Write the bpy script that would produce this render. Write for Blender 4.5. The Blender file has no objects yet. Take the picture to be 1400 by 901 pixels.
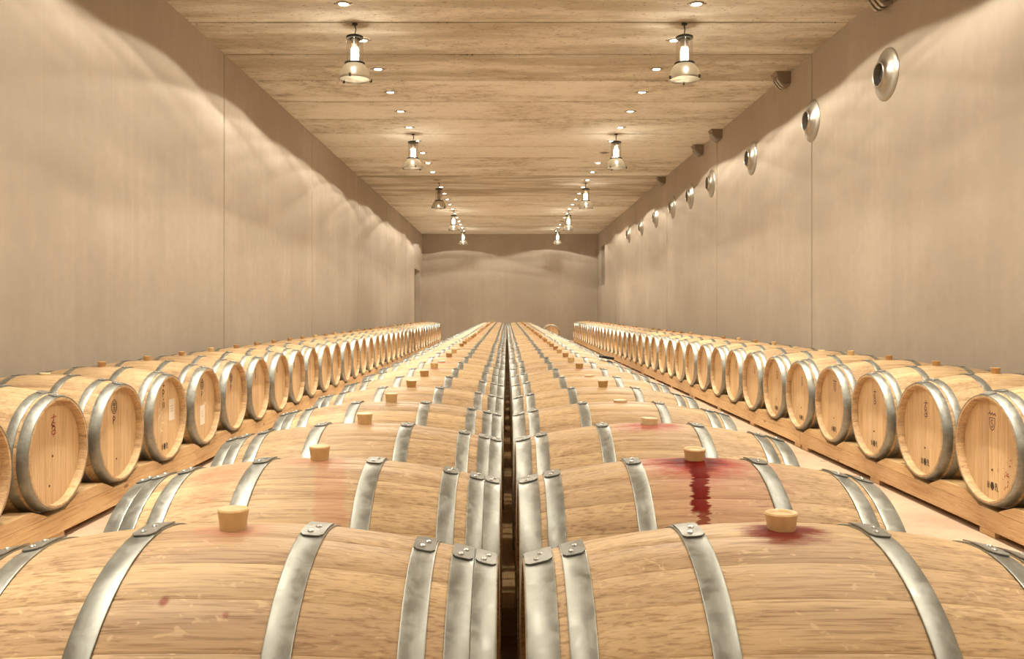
import bpy, math, random
from mathutils import Vector
random.seed(11)
PI = math.pi
rad = math.radians
S = bpy.context.scene
COL = S.collection

# ------------------------------------------------------------------ camera, exposure, world
F = 1137.0                    # focal length in pixels of the 1400 x 901 frame
CZ = 1.20                     # eye height above the floor
VPX, VPY = 692.5, 425.0       # vanishing point
cam = bpy.data.cameras.new('camera')
cam.sensor_width = 36.0
cam.lens = 36.0 * F / 1400.0
cam.shift_x = (700.0 - VPX) / 1400.0
cam.shift_y = (VPY - 450.5) / 1400.0
cam.clip_start, cam.clip_end = 0.05, 200
co = bpy.data.objects.new('camera', cam)
COL.objects.link(co)
co.location = (0, 0, CZ)
co.rotation_euler = (PI / 2, 0, 0)
S.camera = co

vs = S.view_settings
vs.view_transform = 'Standard'
vs.look = 'None'
vs.gamma = 1.0
vs.use_curve_mapping = False
vs.exposure = 0.42

world = bpy.data.worlds.new('world')
S.world = world
world.use_nodes = True
world.node_tree.nodes['Background'].inputs[0].default_value = (0.0, 0.0, 0.0, 1)
world.node_tree.nodes['Background'].inputs[1].default_value = 0.0

LIGHT_COLOR = (1.0, 0.91, 0.75)
SPILL_W, EDGE_K, CORE_K, BEAM_K = 35.0, 2.1, 1.15, 8.0      # downlight: even spill, stronger at the rim of the beam (batwing) and in its core
PENDANT_W, TUBE_GLOW = 16.0, 42.0

# ------------------------------------------------------------------ room sizes (metres)
XL, XR = -3.47, 3.75
YN, YF = -3.6, 34.25
H = CZ + 3.16                 # ceiling height
DLX = (-1.675, 1.955)         # the two lines of lamps
PANEL = 1.15
JOINT0 = 9.12

# ------------------------------------------------------------------ helpers
def mesh(name, verts, faces, mat=None, smooth=False, sharp=None):
    m = bpy.data.meshes.new(name)
    m.from_pydata(verts, [], faces)
    m.update()
    if mat: m.materials.append(mat)
    if smooth:
        m.polygons.foreach_set('use_smooth', [True] * len(m.polygons))
        m.set_sharp_from_angle(angle=rad(sharp if sharp else 35))
    return m

def put(name, m, parent=None, loc=(0, 0, 0), rot=(0, 0, 0), scale=None):
    o = bpy.data.objects.new(name, m)
    COL.objects.link(o)
    o.location = loc
    o.rotation_euler = rot
    if scale: o.scale = scale
    if parent: o.parent = parent
    return o

def empty(name, loc=(0, 0, 0), rot=(0, 0, 0)):
    o = put(name, None, None, loc, rot)
    o.empty_display_size = 0.1
    return o

def tag(o, label, cat, group=None):
    o['label'] = label
    o['category'] = cat
    if group: o['group'] = group
    return o

def struct(o):
    o['kind'] = 'structure'
    return o

OFFSCREEN = []
def light_name(base, side, offscreen):
    if not offscreen: return base
    n = '%s_%s_%s_offscreen' % (base, 'left' if side == 0 else 'right', ordinal(1 + sum(1 for q in OFFSCREEN if q == (base, side))).replace('-', '_'))
    OFFSCREEN.append((base, side))
    return n

class MB:
    """collects verts / faces"""
    def __init__(self): self.v, self.f, self.tone = [], [], []
    def add(self, verts, faces, tone=None):
        n = len(self.v)
        self.v += [tuple(p) for p in verts]
        self.f += [tuple(i + n for i in q) for q in faces]
        if tone is not None: self.tone += [tone] * len(verts)
    def box(self, a, b, bev=0.0):
        (x0, y0, z0), (x1, y1, z1) = a, b
        if bev <= 0:
            self.add([(x0,y0,z0),(x1,y0,z0),(x1,y1,z0),(x0,y1,z0),(x0,y0,z1),(x1,y0,z1),(x1,y1,z1),(x0,y1,z1)],
                     [(0,3,2,1),(4,5,6,7),(0,1,5,4),(1,2,6,5),(2,3,7,6),(3,0,4,7)])
            return
        e = bev; V = []
        idx = {}
        for sx in (0, 1):
            for sy in (0, 1):
                for sz in (0, 1):
                    X = (x0, x1)[sx]; Y = (y0, y1)[sy]; Z = (z0, z1)[sz]
                    dx = e if sx == 0 else -e; dy = e if sy == 0 else -e; dz = e if sz == 0 else -e
                    for ax, p in enumerate(((X, Y+dy, Z+dz), (X+dx, Y, Z+dz), (X+dx, Y+dy, Z))):
                        idx[(sx, sy, sz, ax)] = len(V); V.append(p)
        g = lambda *k: idx[k]
        Fc = []
        for s in (0, 1):
            q = [g(s,0,0,0), g(s,1,0,0), g(s,1,1,0), g(s,0,1,0)]; Fc.append(q if s else q[::-1])
            q = [g(0,s,0,1), g(0,s,1,1), g(1,s,1,1), g(1,s,0,1)]; Fc.append(q if s else q[::-1])
            q = [g(0,0,s,2), g(1,0,s,2), g(1,1,s,2), g(0,1,s,2)]; Fc.append(q if s else q[::-1])
        for a_ in (0, 1):
            for b_ in (0, 1):
                fl = (a_ == b_)
                q = [g(0,a_,b_,1), g(1,a_,b_,1), g(1,a_,b_,2), g(0,a_,b_,2)]; Fc.append(q[::-1] if fl else q)
                q = [g(a_,0,b_,0), g(a_,1,b_,0), g(a_,1,b_,2), g(a_,0,b_,2)]; Fc.append(q if fl else q[::-1])
                q = [g(a_,b_,0,0), g(a_,b_,1,0), g(a_,b_,1,1), g(a_,b_,0,1)]; Fc.append(q[::-1] if fl else q)
        for sx in (0, 1):
            for sy in (0, 1):
                for sz in (0, 1):
                    q = [g(sx,sy,sz,0), g(sx,sy,sz,1), g(sx,sy,sz,2)]
                    Fc.append(q if (sx+sy+sz) % 2 else q[::-1])
        self.add(V, Fc)
    def lathe(self, prof, seg=32, axis='z', cap0=False, cap1=False, c=(0,0,0)):
        """prof: (radius, height) from bottom to top"""
        V, Fc = [], []
        n = len(prof)
        for i in range(seg):
            a = 2 * PI * i / seg
            for r, h in prof:
                if axis == 'z': V.append((c[0]+r*math.cos(a), c[1]+r*math.sin(a), c[2]+h))
                else: V.append((c[0]+h, c[1]+r*math.cos(a), c[2]+r*math.sin(a)))
        for i in range(seg):
            j = (i + 1) % seg
            for k in range(n - 1):
                Fc.append((i*n+k, j*n+k, j*n+k+1, i*n+k+1))
        if cap0: Fc.append(tuple(i*n for i in range(seg))[::-1])
        if cap1: Fc.append(tuple(i*n+n-1 for i in range(seg)))
        self.add(V, Fc)
    def tube(self, pts, r, seg=8, closed=False):
        pts = [Vector(p) for p in pts]
        V, Fc = [], []
        n = len(pts)
        up = Vector((0.13, 0.97, 0.21)).normalized()
        for i, p in enumerate(pts):
            d = (pts[(i+1) % n] - pts[i-1]) if (closed or 0 < i < n-1) else (pts[1]-pts[0] if i == 0 else pts[-1]-pts[-2])
            d.normalize()
            a = d.cross(up)
            if a.length < 1e-3: a = d.cross(Vector((1, 0, 0)))
            a.normalize(); b = d.cross(a)
            for k in range(seg):
                t = 2*PI*k/seg
                V.append(p + a*math.cos(t)*r + b*math.sin(t)*r)
        m = n if closed else n - 1
        for i in range(m):
            j = (i + 1) % n
            for k in range(seg):
                l = (k + 1) % seg
                Fc.append((i*seg+k, i*seg+l, j*seg+l, j*seg+k))
        if not closed:
            Fc.append(tuple(range(seg))[::-1]); Fc.append(tuple((n-1)*seg+k for k in range(seg)))
        self.add(V, Fc)
    def mesh(self, name, mat=None, smooth=False, sharp=None):
        m = mesh(name, self.v, self.f, mat, smooth, sharp)
        if self.tone and len(self.tone) == len(self.v):
            at = m.attributes.new('tone', 'FLOAT', 'POINT')
            at.data.foreach_set('value', self.tone)
        return m

ONES = ['', 'first','second','third','fourth','fifth','sixth','seventh','eighth','ninth','tenth','eleventh','twelfth',
        'thirteenth','fourteenth','fifteenth','sixteenth','seventeenth','eighteenth','nineteenth']
TENS = {2: 'twent', 3: 'thirt', 4: 'fort', 5: 'fift'}
def ordinal(n):
    if n < 20: return ONES[n]
    t, u = divmod(n, 10)
    return TENS[t] + ('ieth' if u == 0 else 'y-' + ONES[u])

# ------------------------------------------------------------------ material helpers
class NT:
    def __init__(self, name):
        self.m = bpy.data.materials.new(name)
        self.m.use_nodes = True
        self.t = self.m.node_tree
        self.b = self.t.nodes['Principled BSDF']
    def n(self, kind, **kw):
        x = self.t.nodes.new(kind)
        for k, v in kw.items(): setattr(x, k, v)
        return x
    def link(self, a, b): self.t.links.new(a, b)
    def val(self, sock, v):
        if hasattr(v, 'is_output') or isinstance(v, bpy.types.NodeSocket): self.link(v, sock)
        else: sock.default_value = v
    def math(self, op, a, b=0.0, c=0.0, clamp=False):
        x = self.n('ShaderNodeMath', operation=op, use_clamp=clamp)
        self.val(x.inputs[0], a); self.val(x.inputs[1], b); self.val(x.inputs[2], c)
        return x.outputs[0]
    def mapping(self, vec, scale=(1,1,1), loc=(0,0,0)):
        x = self.n('ShaderNodeMapping')
        self.link(vec, x.inputs['Vector'])
        self.val(x.inputs['Scale'], scale); self.val(x.inputs['Location'], loc)
        return x.outputs[0]
    def noise(self, vec, scale, detail=3.0, rough=0.55, dist=0.0):
        x = self.n('ShaderNodeTexNoise')
        self.link(vec, x.inputs['Vector'])
        x.inputs['Scale'].default_value = scale
        x.inputs['Detail'].default_value = detail
        x.inputs['Roughness'].default_value = rough
        x.inputs['Distortion'].default_value = dist
        return x.outputs[0]
    def ramp(self, fac, lo, hi, a=0.0, b=1.0):
        x = self.n('ShaderNodeMapRange', interpolation_type='SMOOTHSTEP')
        self.val(x.inputs['Value'], fac)
        x.inputs['From Min'].default_value = lo; x.inputs['From Max'].default_value = hi
        x.inputs['To Min'].default_value = a; x.inputs['To Max'].default_value = b
        return x.outputs[0]
    def mix(self, fac, a, b, mode='MIX'):
        x = self.n('ShaderNodeMix', data_type='RGBA', blend_type=mode)
        self.val(x.inputs[0], fac)
        for s, v in ((x.inputs[6], a), (x.inputs[7], b)):
            if isinstance(v, tuple): s.default_value = (v + (1.0,))[:4]
            else: self.link(v, s)
        return x.outputs[2]
    def hsv(self, col, h=0.5, s=1.0, v=1.0):
        x = self.n('ShaderNodeHueSaturation')
        self.val(x.inputs['Hue'], h); self.val(x.inputs['Saturation'], s); self.val(x.inputs['Value'], v)
        self.link(col, x.inputs['Color'])
        return x.outputs[0]
    def bump(self, height, strength, dist=0.002):
        x = self.n('ShaderNodeBump')
        x.inputs['Strength'].default_value = strength
        x.inputs['Distance'].default_value = dist
        self.link(height, x.inputs['Height'])
        self.link(x.outputs[0], self.b.inputs['Normal'])
    def sep(self, vec):
        x = self.n('ShaderNodeSeparateXYZ'); self.link(vec, x.inputs[0]); return x.outputs
    def obj(self): return self.n('ShaderNodeTexCoord').outputs['Object']
    def pos(self): return self.n('ShaderNodeNewGeometry').outputs['Position']
    def rnd(self): return self.n('ShaderNodeObjectInfo').outputs['Random']

def simple(name, col, rough=0.5, metal=0.0):
    t = NT(name)
    t.b.inputs['Base Color'].default_value = col + (1.0,)
    t.b.inputs['Roughness'].default_value = rough
    t.b.inputs['Metallic'].default_value = metal
    return t.m

WINE = (0.20, 0.016, 0.018)
def oak(name, along=0, base=(0.56, 0.395, 0.218), dark=(0.27, 0.162, 0.075), stains=(), bung_stain=False, scale=1.0, flecks=True, knots=False):
    """oak with the grain along axis 0 (X) or 2 (Z) of the object, wine marks in world space"""
    t = NT(name)
    o = t.obj()
    r = t.rnd()
    off = t.n('ShaderNodeCombineXYZ')
    for i, k in enumerate((37.0, 91.0, 53.0)): t.link(t.math('MULTIPLY', r, k), off.inputs[i])
    s1 = [24, 24, 24]; s1[along] = 1.1
    s2 = [210, 210, 210]; s2[along] = 7.0
    s3 = [3.2, 3.2, 3.2]; s3[along] = 1.2
    m1 = t.mapping(o, tuple(x*scale for x in s1), off.outputs[0])
    m2 = t.mapping(o, tuple(x*scale for x in s2), off.outputs[0])
    m3 = t.mapping(o, tuple(x*scale for x in s3), off.outputs[0])
    g1 = t.noise(m1, 1.0, 4.0, 0.6, 0.6)
    g2 = t.noise(m2, 1.0, 3.0, 0.6, 0.3)
    g3 = t.noise(m3, 1.0, 2.0, 0.5)
    f = t.math('ADD', t.ramp(g1, 0.42, 0.75, 0, 0.55), t.ramp(g2, 0.44, 0.72, 0, 0.72))
    col = t.mix(t.math('MULTIPLY', f, 1.0, clamp=True), base, dark)
    # stave to stave tone
    at = t.n('ShaderNodeAttribute', attribute_name='tone')
    tone = t.math('ADD', at.outputs['Fac'], t.math('SUBTRACT', r, 0.5))
    v = t.math('ADD', t.math('MULTIPLY', tone, 0.20), t.math('ADD', 0.87, t.math('MULTIPLY', g3, 0.28)))
    col = t.hsv(col, t.math('ADD', 0.498, t.math('MULTIPLY', tone, 0.006)), 1.0, v)
    if flecks:
        ms = [44, 44, 44]; ms[along] = 20
        fl = t.noise(t.mapping(o, tuple(ms), off.outputs[0]), 1.0, 2.0, 0.5, 1.6)
        col = t.mix(t.ramp(fl, 0.63, 0.70, 0, 0.40), col, (0.72, 0.54, 0.32))
        dk = [14, 14, 14]; dk[along] = 26
        fd = t.noise(t.mapping(o, tuple(dk), off.outputs[0]), 1.0, 5.0, 0.75, 2.0)
        col = t.mix(t.ramp(fd, 0.70, 0.73, 0, 0.40), col, (0.20, 0.10, 0.045))
    if knots:
        vk = t.n('ShaderNodeTexVoronoi')
        t.link(t.mapping(o, (9, 3.2, 9), off.outputs[0]), vk.inputs['Vector']); vk.inputs['Scale'].default_value = 1.0
        col = t.mix(t.ramp(vk.outputs['Distance'], 0.07, 0.13, 0.75, 0.0), col, (0.16, 0.075, 0.028))
    t.b.inputs['Roughness'].default_value = 0.50
    t.b.inputs['Specular IOR Level'].default_value = 0.35
    if bung_stain:
        x, y, z = t.sep(o)
        nz = t.noise(t.mapping(o, (9, 22, 9), off.outputs[0]), 1.0, 4.0, 0.65)
        xx = t.math('DIVIDE', x, 0.15); yy = t.math('DIVIDE', y, 0.11)
        d = t.math('SQRT', t.math('ADD', t.math('MULTIPLY', xx, xx), t.math('MULTIPLY', yy, yy)))
        d = t.math('ADD', d, t.math('MULTIPLY', t.math('SUBTRACT', nz, 0.5), 1.5))
        top = t.math('GREATER_THAN', z, 0.0)
        k = t.math('MULTIPLY', t.ramp(d, 0.25, 1.0, 1.0, 0.0), t.math('MULTIPLY', top, t.ramp(r, 0.25, 0.95, 0.0, 0.75)))
        col = t.mix(k, col, t.mix(0.85, col, (0.44, 0.10, 0.085)))
    if stains:
        p = t.pos()
        px, py, pz = t.sep(p)
        nA = t.math('SUBTRACT', t.noise(t.mapping(p, (12, 34, 34)), 1.0, 5.0, 0.7), 0.5)
        nB = t.math('SUBTRACT', t.noise(t.mapping(p, (4, 90, 90)), 1.0, 3.0, 0.7), 0.5)
        wet = None
        for st in stains:
            k = st['kind']
            x = t.math('SUBTRACT', px, st['x']); y = t.math('SUBTRACT', py, st['y'])
            if k == 'puddle':
                xx = t.math('DIVIDE', x, st['a']); yy = t.math('DIVIDE', y, st['b'])
                d = t.math('SQRT', t.math('ADD', t.math('MULTIPLY', xx, xx), t.math('MULTIPLY', yy, yy)))
                d = t.math('ADD', d, t.math('MULTIPLY', nA, st.get('n', 1.2)))
                fac = t.ramp(d, st.get('in', 0.35), 1.0, st['s'], 0.0)
            else:          # run towards -Y, width falls off
                wob = t.math('ADD', t.math('MULTIPLY', nB, st.get('wob', 0.05)), t.math('MULTIPLY', nA, 0.02))
                ax = t.math('ABSOLUTE', t.math('ADD', t.math('SUBTRACT', x, t.math('MULTIPLY', y, st.get('sl', 0.0))), wob))
                fac = t.ramp(ax, st['w']*0.75, st['w']*1.15, st['s'], 0.0)
                fac = t.math('MULTIPLY', fac, t.ramp(y, -st['len'], -st['len']*0.93, 0, 1))
                fac = t.math('MULTIPLY', fac, t.ramp(y, -0.005, 0.02, 1, 0))
            wet = fac if wet is None else t.math('MAXIMUM', wet, fac)
            col = t.mix(fac, col, t.mix(st.get('op', 0.8), col, st.get('col', WINE)))
    if stains: t.link(t.ramp(wet, 0.2, 1.0, 0.35, 0.05), t.b.inputs['Specular IOR Level'])
    t.link(col, t.b.inputs['Base Color'])
    t.bump(t.math('ADD', g2, t.math('MULTIPLY', g1, 0.5)), 0.25, 0.0012)
    return t.m

def galv(name, base=(0.33, 0.335, 0.30), rough=0.41):
    t = NT(name)
    o = t.obj()
    r = t.rnd()
    off = t.n('ShaderNodeCombineXYZ')
    for i in range(3): t.link(t.math('MULTIPLY', r, 40.0 + 13*i), off.inputs[i])
    v = t.n('ShaderNodeTexVoronoi')
    t.link(t.mapping(o, (1, 1, 1), off.outputs[0]), v.inputs['Vector'])
    v.inputs['Scale'].default_value = 55.0
    n1 = t.noise(t.mapping(o, (1, 1, 1), off.outputs[0]), 26.0, 4.0, 0.65, 0.8)
    n2 = t.noise(t.mapping(o, (60, 8, 8), off.outputs[0]), 1.0, 3.0, 0.6)
    c = t.mix(t.ramp(n1, 0.35, 0.7), tuple(x*0.86 for x in base), tuple(min(1, x*1.12) for x in base))
    c = t.mix(t.ramp(n2, 0.5, 0.75, 0, 0.30), c, tuple(x*0.62 for x in base))
    c = t.mix(0.18, c, t.mix(v.outputs['Distance'], (0.6, 0.6, 0.6), (1.0, 1.0, 1.0)), 'MULTIPLY')
    c = t.hsv(c, 0.5, 0.9, t.math('ADD', 0.88, t.math('MULTIPLY', r, 0.24)))
    t.link(c, t.b.inputs['Base Color'])
    t.b.inputs['Metallic'].default_value = 0.80
    t.link(t.ramp(n1, 0.3, 0.75, rough - 0.07, rough + 0.12), t.b.inputs['Roughness'])
    t.bump(n1, 0.12, 0.0008)
    return t.m

def concrete_wall():
    t = NT('smooth_concrete')
    p = t.pos()
    a = t.noise(t.mapping(p, (0.55, 0.55, 0.35)), 1.0, 5.0, 0.6)
    b = t.noise(t.mapping(p, (7.0, 7.0, 0.32)), 1.0, 4.0, 0.6)
    c = t.noise(p, 9.0, 5.0, 0.65)
    f = t.math('ADD', t.math('MULTIPLY', a, 0.6), t.math('ADD', t.math('MULTIPLY', b, 0.14), t.math('MULTIPLY', c, 0.18)))
    col = t.mix(t.ramp(f, 0.38, 0.70), (0.42, 0.36, 0.290), (0.545, 0.475, 0.39))
    st = t.noise(t.mapping(p, (11.0, 11.0, 0.16)), 1.0, 3.0, 0.5)
    col = t.mix(t.ramp(st, 0.60, 0.80, 0, 0.12), col, (0.70, 0.60, 0.47))
    sp = t.noise(p, 1.7, 6.0, 0.7)
    col = t.mix(t.ramp(sp, 0.58, 0.75, 0, 0.22), col, (0.34, 0.27, 0.19))
    t.link(col, t.b.inputs['Base Color'])
    t.b.inputs['Roughness'].default_value = 0.75
    t.b.inputs['Specular IOR Level'].default_value = 0.25
    t.bump(t.math('ADD', c, b), 0.15, 0.004)
    return t.m

def concrete_ceiling():
    t = NT('rough_ceiling_concrete')
    p = t.pos()
    r = t.rnd()
    x, y, z = t.sep(p)
    off = t.n('ShaderNodeCombineXYZ')
    t.link(t.math('MULTIPLY', r, 31.0), off.inputs[0]); t.link(t.math('MULTIPLY', r, 17.0), off.inputs[2])
    a = t.noise(t.mapping(p, (0.5, 1.2, 1.0), off.outputs[0]), 1.0, 6.0, 0.68, 0.0)
    b = t.noise(t.mapping(p, (5.5, 9.0, 1.0), off.outputs[0]), 1.0, 6.0, 0.80, 0.0)
    c = t.noise(t.mapping(p, (17.0, 34.0, 1.0), off.outputs[0]), 1.0, 4.0, 0.75)
    tone = t.ramp(r, 0.25, 0.75)
    col = t.mix(t.ramp(a, 0.38, 0.64), (0.86, 0.83, 0.75), t.mix(tone, (0.84, 0.80, 0.71), (0.68, 0.63, 0.53)))
    # dark laitance and water stains, more on some panels
    st = t.math('MULTIPLY', t.ramp(b, 0.44, 0.66), t.ramp(a, 0.40, 0.60))
    col = t.mix(t.math('MULTIPLY', st, t.math('ADD', 0.25, t.math('MULTIPLY', tone, 0.45))), col, (0.25, 0.19, 0.115))
    bay = t.math('MULTIPLY', t.math('GREATER_THAN', y, JOINT0 + 9*PANEL), t.math('LESS_THAN', y, JOINT0 + 12*PANEL))
    near = t.math('LESS_THAN', y, JOINT0 + 2*PANEL)
    bn = t.noise(t.mapping(p, (0.6, 3.0, 1.0)), 1.0, 5.0, 0.65)
    col = t.mix(t.math('MULTIPLY', t.math('MAXIMUM', bay, t.math('MULTIPLY', near, 0.8)), t.ramp(bn, 0.36, 0.60, 0.22, 0.78)), col, (0.33, 0.265, 0.165))
    pit = t.math('MULTIPLY', t.ramp(c, 0.56, 0.66), t.ramp(b, 0.40, 0.60))
    col = t.mix(t.math('MULTIPLY', pit, t.math('ADD', 0.62, t.math('MULTIPLY', near, 0.33))), col, (0.16, 0.115, 0.065))
    t.link(col, t.b.inputs['Base Color'])
    t.b.inputs['Roughness'].default_value = 0.8
    t.b.inputs['Specular IOR Level'].default_value = 0.2
    t.bump(t.math('ADD', t.math('MULTIPLY', c, -1.0), b), 0.35, 0.008)
    return t.m

def concrete_floor():
    t = NT('floor_concrete')
    p = t.pos()
    a = t.noise(p, 1.3, 6.0, 0.65)
    b = t.noise(p, 14.0, 5.0, 0.7)
    col = t.mix(t.ramp(a, 0.35, 0.68), (0.60, 0.45, 0.33), (0.43, 0.295, 0.205))
    col = t.mix(t.ramp(b, 0.5, 0.75, 0, 0.4), col, (0.25, 0.155, 0.10))
    t.link(col, t.b.inputs['Base Color'])
    t.link(t.ramp(a, 0.3, 0.7, 0.26, 0.48), t.b.inputs['Roughness'])
    t.bump(b, 0.2, 0.003)
    return t.m

def emit(name, col, strength):
    t = NT(name)
    t.b.inputs['Base Color'].default_value = (0.8, 0.8, 0.8, 1)
    t.b.inputs['Emission Color'].default_value = col + (1.0,)
    t.b.inputs['Emission Strength'].default_value = strength
    return t.m

def bung_mat(name, base, lo):
    t = NT(name)
    n = t.noise(t.obj(), 60.0, 3.0)
    c = t.mix(0.68, lo, base)
    c = t.hsv(c, 0.5, 1.0, t.math('ADD', 0.85, t.math('MULTIPLY', n, 0.3)))
    t.link(c, t.b.inputs['Base Color'])
    t.b.inputs['Roughness'].default_value = 0.42
    t.b.inputs['Subsurface Weight'].default_value = 0.35
    t.b.inputs['Subsurface Radius'].default_value = (0.012, 0.006, 0.002)
    t.b.inputs['Subsurface Scale'].default_value = 1.0
    return t.m

def clear_glass():
    t = NT('clear_lamp_glass')
    tr = t.n('ShaderNodeBsdfTransparent'); tr.inputs[0].default_value = (0.96, 0.95, 0.92, 1)
    gl = t.n('ShaderNodeBsdfGlossy'); gl.inputs['Roughness'].default_value = 0.08
    mx = t.n('ShaderNodeMixShader')
    fr = t.n('ShaderNodeLayerWeight'); fr.inputs[0].default_value = 0.25
    t.link(t.math('ADD', 0.06, t.math('MULTIPLY', fr.outputs['Facing'], 0.75)), mx.inputs[0])
    t.link(tr.outputs[0], mx.inputs[1]); t.link(gl.outputs[0], mx.inputs[2])
    t.link(mx.outputs[0], t.t.nodes['Material Output'].inputs[0])
    return t.m

def bell_glass():
    """ribbed prismatic reflector, half translucent"""
    t = NT('prismatic_reflector')
    tl = t.n('ShaderNodeBsdfTranslucent'); tl.inputs[0].default_value = (0.85, 0.78, 0.62, 1)
    gl = t.n('ShaderNodeBsdfGlossy'); gl.inputs['Roughness'].default_value = 0.25; gl.inputs[0].default_value = (0.62, 0.60, 0.54, 1)
    mx = t.n('ShaderNodeMixShader'); mx.inputs[0].default_value = 0.62
    t.link(tl.outputs[0], mx.inputs[1]); t.link(gl.outputs[0], mx.inputs[2])
    t.link(mx.outputs[0], t.t.nodes['Material Output'].inputs[0])
    return t.m

M_WALL, M_CEIL, M_FLOOR = concrete_wall(), concrete_ceiling(), concrete_floor()
M_JOINT = simple('bare_concrete', (0.42, 0.36, 0.28), 0.9)
M_OAK = oak('oak_stave')
M_OAK_BUNG = oak('oak_staves_wine_marked', bung_stain=True)
M_HEAD = oak('oak_head_board', along=2, base=(0.68, 0.50, 0.285), dark=(0.50, 0.325, 0.155), flecks=False)
M_PINE = oak('pine_beam', along=1, base=(0.66, 0.46, 0.23), dark=(0.42, 0.24, 0.10), flecks=True, knots=True)
M_GALV = galv('galvanised_hoop')
M_LAP = galv('galvanised_lap', (0.29, 0.29, 0.26), 0.46)
M_RIVET = simple('rivet_steel', (0.62, 0.62, 0.60), 0.3, 0.9)
M_DARK = simple('black_metal', (0.03, 0.027, 0.022), 0.45, 0.4)
M_ZINC = simple('zinc_duct', (0.46, 0.43, 0.37), 0.33, 0.85)
M_HOLE = simple('dark_duct_inside', (0.03, 0.027, 0.022), 0.7)  # near-black colour paints the shade inside the duct mouth
M_BUNG_T = bung_mat('amber_silicone', (0.74, 0.54, 0.29), (0.52, 0.33, 0.13))
M_BUNG_P = bung_mat('pale_silicone', (0.80, 0.68, 0.45), (0.64, 0.48, 0.25))
M_BUNG_B = bung_mat('brown_silicone', (0.52, 0.31, 0.12), (0.36, 0.19, 0.06))
M_PAPER = simple('white_paper', (0.78, 0.72, 0.62), 0.8)
M_INK = simple('black_ink', (0.05, 0.03, 0.02), 0.7)
M_REDINK = simple('red_ink', (0.42, 0.06, 0.03), 0.7)
M_PURPLE = simple('purple_ink', (0.13, 0.06, 0.08), 0.7)
M_CHALK = simple('chalk', (0.80, 0.68, 0.48), 0.9)
M_LENS = emit('downlight_lens', (1.0, 0.90, 0.74), 30.0)
M_LENS_OFF = simple('dead_lens', (0.10, 0.08, 0.06), 0.3)
M_BULB = emit('lamp_tube', (1.0, 0.92, 0.76), TUBE_GLOW)
M_BURNER = emit('lamp_burner', (1.0, 0.90, 0.72), 5.0)
M_BULB_OFF = simple('unlit_tube', (0.45, 0.38, 0.28), 0.35)
M_CLEAR, M_BELL = clear_glass(), bell_glass()
M_TRIM = simple('downlight_trim', (0.35, 0.30, 0.23), 0.5, 0.3)
M_DOOR = simple('door_paint', (0.17, 0.13, 0.09), 0.6)
M_BRACKET = simple('bracket_metal', (0.26, 0.20, 0.14), 0.55, 0.3)

# ------------------------------------------------------------------ room shell
floor = MB(); floor.box((XL-0.6, YN-0.6, -0.15), (XR+0.6, YF+0.6, 0.0))
struct(put('floor', floor.mesh('floor', M_FLOOR)))

ceiling = MB(); ceiling.box((XL-0.6, YN-0.6, H+0.16), (XR+0.6, YF+0.6, H+0.30))
CE = struct(put('ceiling', ceiling.mesh('ceiling', M_JOINT)))
g = 0.023
j = JOINT0
while j > YN: j -= PANEL
rp = random.Random(3)
cache = None
while j < YF:
    a, b = j + g, min(j + PANEL - g, YF + 0.1)
    if b - a > 0.05:
        m = MB(); m.box((XL-0.3, -(b-a)/2, 0.0), (XR+0.3, (b-a)/2, 0.16), 0.006)
        if abs((b-a) - (PANEL-2*g)) < 1e-6:
            if cache is None: cache = m.mesh('ceiling_panel', M_CEIL)
            mm = cache
        else: mm = m.mesh('ceiling_panel', M_CEIL)
        put('ceiling_panel', mm, CE, (0, (a+b)/2, H + rp.uniform(-0.003, 0.003)))
    j += PANEL

DOOR = (31.35, 33.35, 2.80)                 # y0, y1, top
SLOT = (31.75, 33.05, CZ+1.0, CZ+2.55)      # y0, y1, z0, z1
joints = [YN, 1.0, 5.6, 10.22, 14.83, 19.43, 24.03, 28.63, YF]
def side_wall(name, X, sgn, openings):
    b = MB()
    back = X + sgn*0.30
    b.box((min(back, back+sgn*0.2), YN-0.5, 0), (max(back, back+sgn*0.2), YF+0.5, H+0.2))
    w = struct(put(name, b.mesh(name, M_JOINT)))
    for y0, y1 in zip(joints[:-1], joints[1:]):
        m = MB()
        x0, x1 = sorted((X, X + sgn*0.30))
        op = [o_ for o_ in openings if y0 < o_[0] < y1]
        if not op:
            m.box((x0, y0+0.013, 0), (x1, y1-0.013, H+0.06), 0.006)
        else:
            oy0, oy1, oz0, oz1 = op[0]
            m.box((x0, y0+0.013, 0), (x1, oy0, H+0.06))
            m.box((x0, oy1, 0), (x1, y1-0.013, H+0.06))
            m.box((x0, oy0, oz1), (x1, oy1, H+0.06))
            if oz0 > 0: m.box((x0, oy0, 0), (x1, oy1, oz0))
        put('wall_panel', m.mesh('wall_panel', M_WALL), w)
    return w
side_wall('wall_left', XL, -1, [(DOOR[0], DOOR[1], 0, DOOR[2])])
side_wall('wall_right', XR, 1, [SLOT])
for nm, y0, y1 in (('wall_far', YF, YF+0.3), ('wall_near', YN-0.3, YN)):
    b = MB(); b.box((XL-0.4, y0, 0), (XR+0.4, y1, H+0.1))
    struct(put(nm, b.mesh(nm, M_WALL)))
# doorway in the far end of the left wall
d = struct(empty('door_1', (XL-0.22, (DOOR[0]+DOOR[1])/2, 0)))
dw = (DOOR[1]-DOOR[0])/2
for s in (-1, 1):
    m = MB(); m.box((-0.03, min(0, s*(dw-0.01)) if s < 0 else 0.004, 0.01), (0.02, -0.004 if s < 0 else dw-0.01, DOOR[2]-0.03), 0.004)
    lf = put('door_leaf', m.mesh('door_leaf', M_DOOR), d)
    h = MB(); h.tube([(0.02, s*0.09, 1.0), (0.07, s*0.09, 1.0), (0.07, s*0.09, 1.16), (0.02, s*0.09, 1.16)], 0.01)
    put('door_handle', h.mesh('door_handle', M_RIVET, True), lf)
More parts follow.
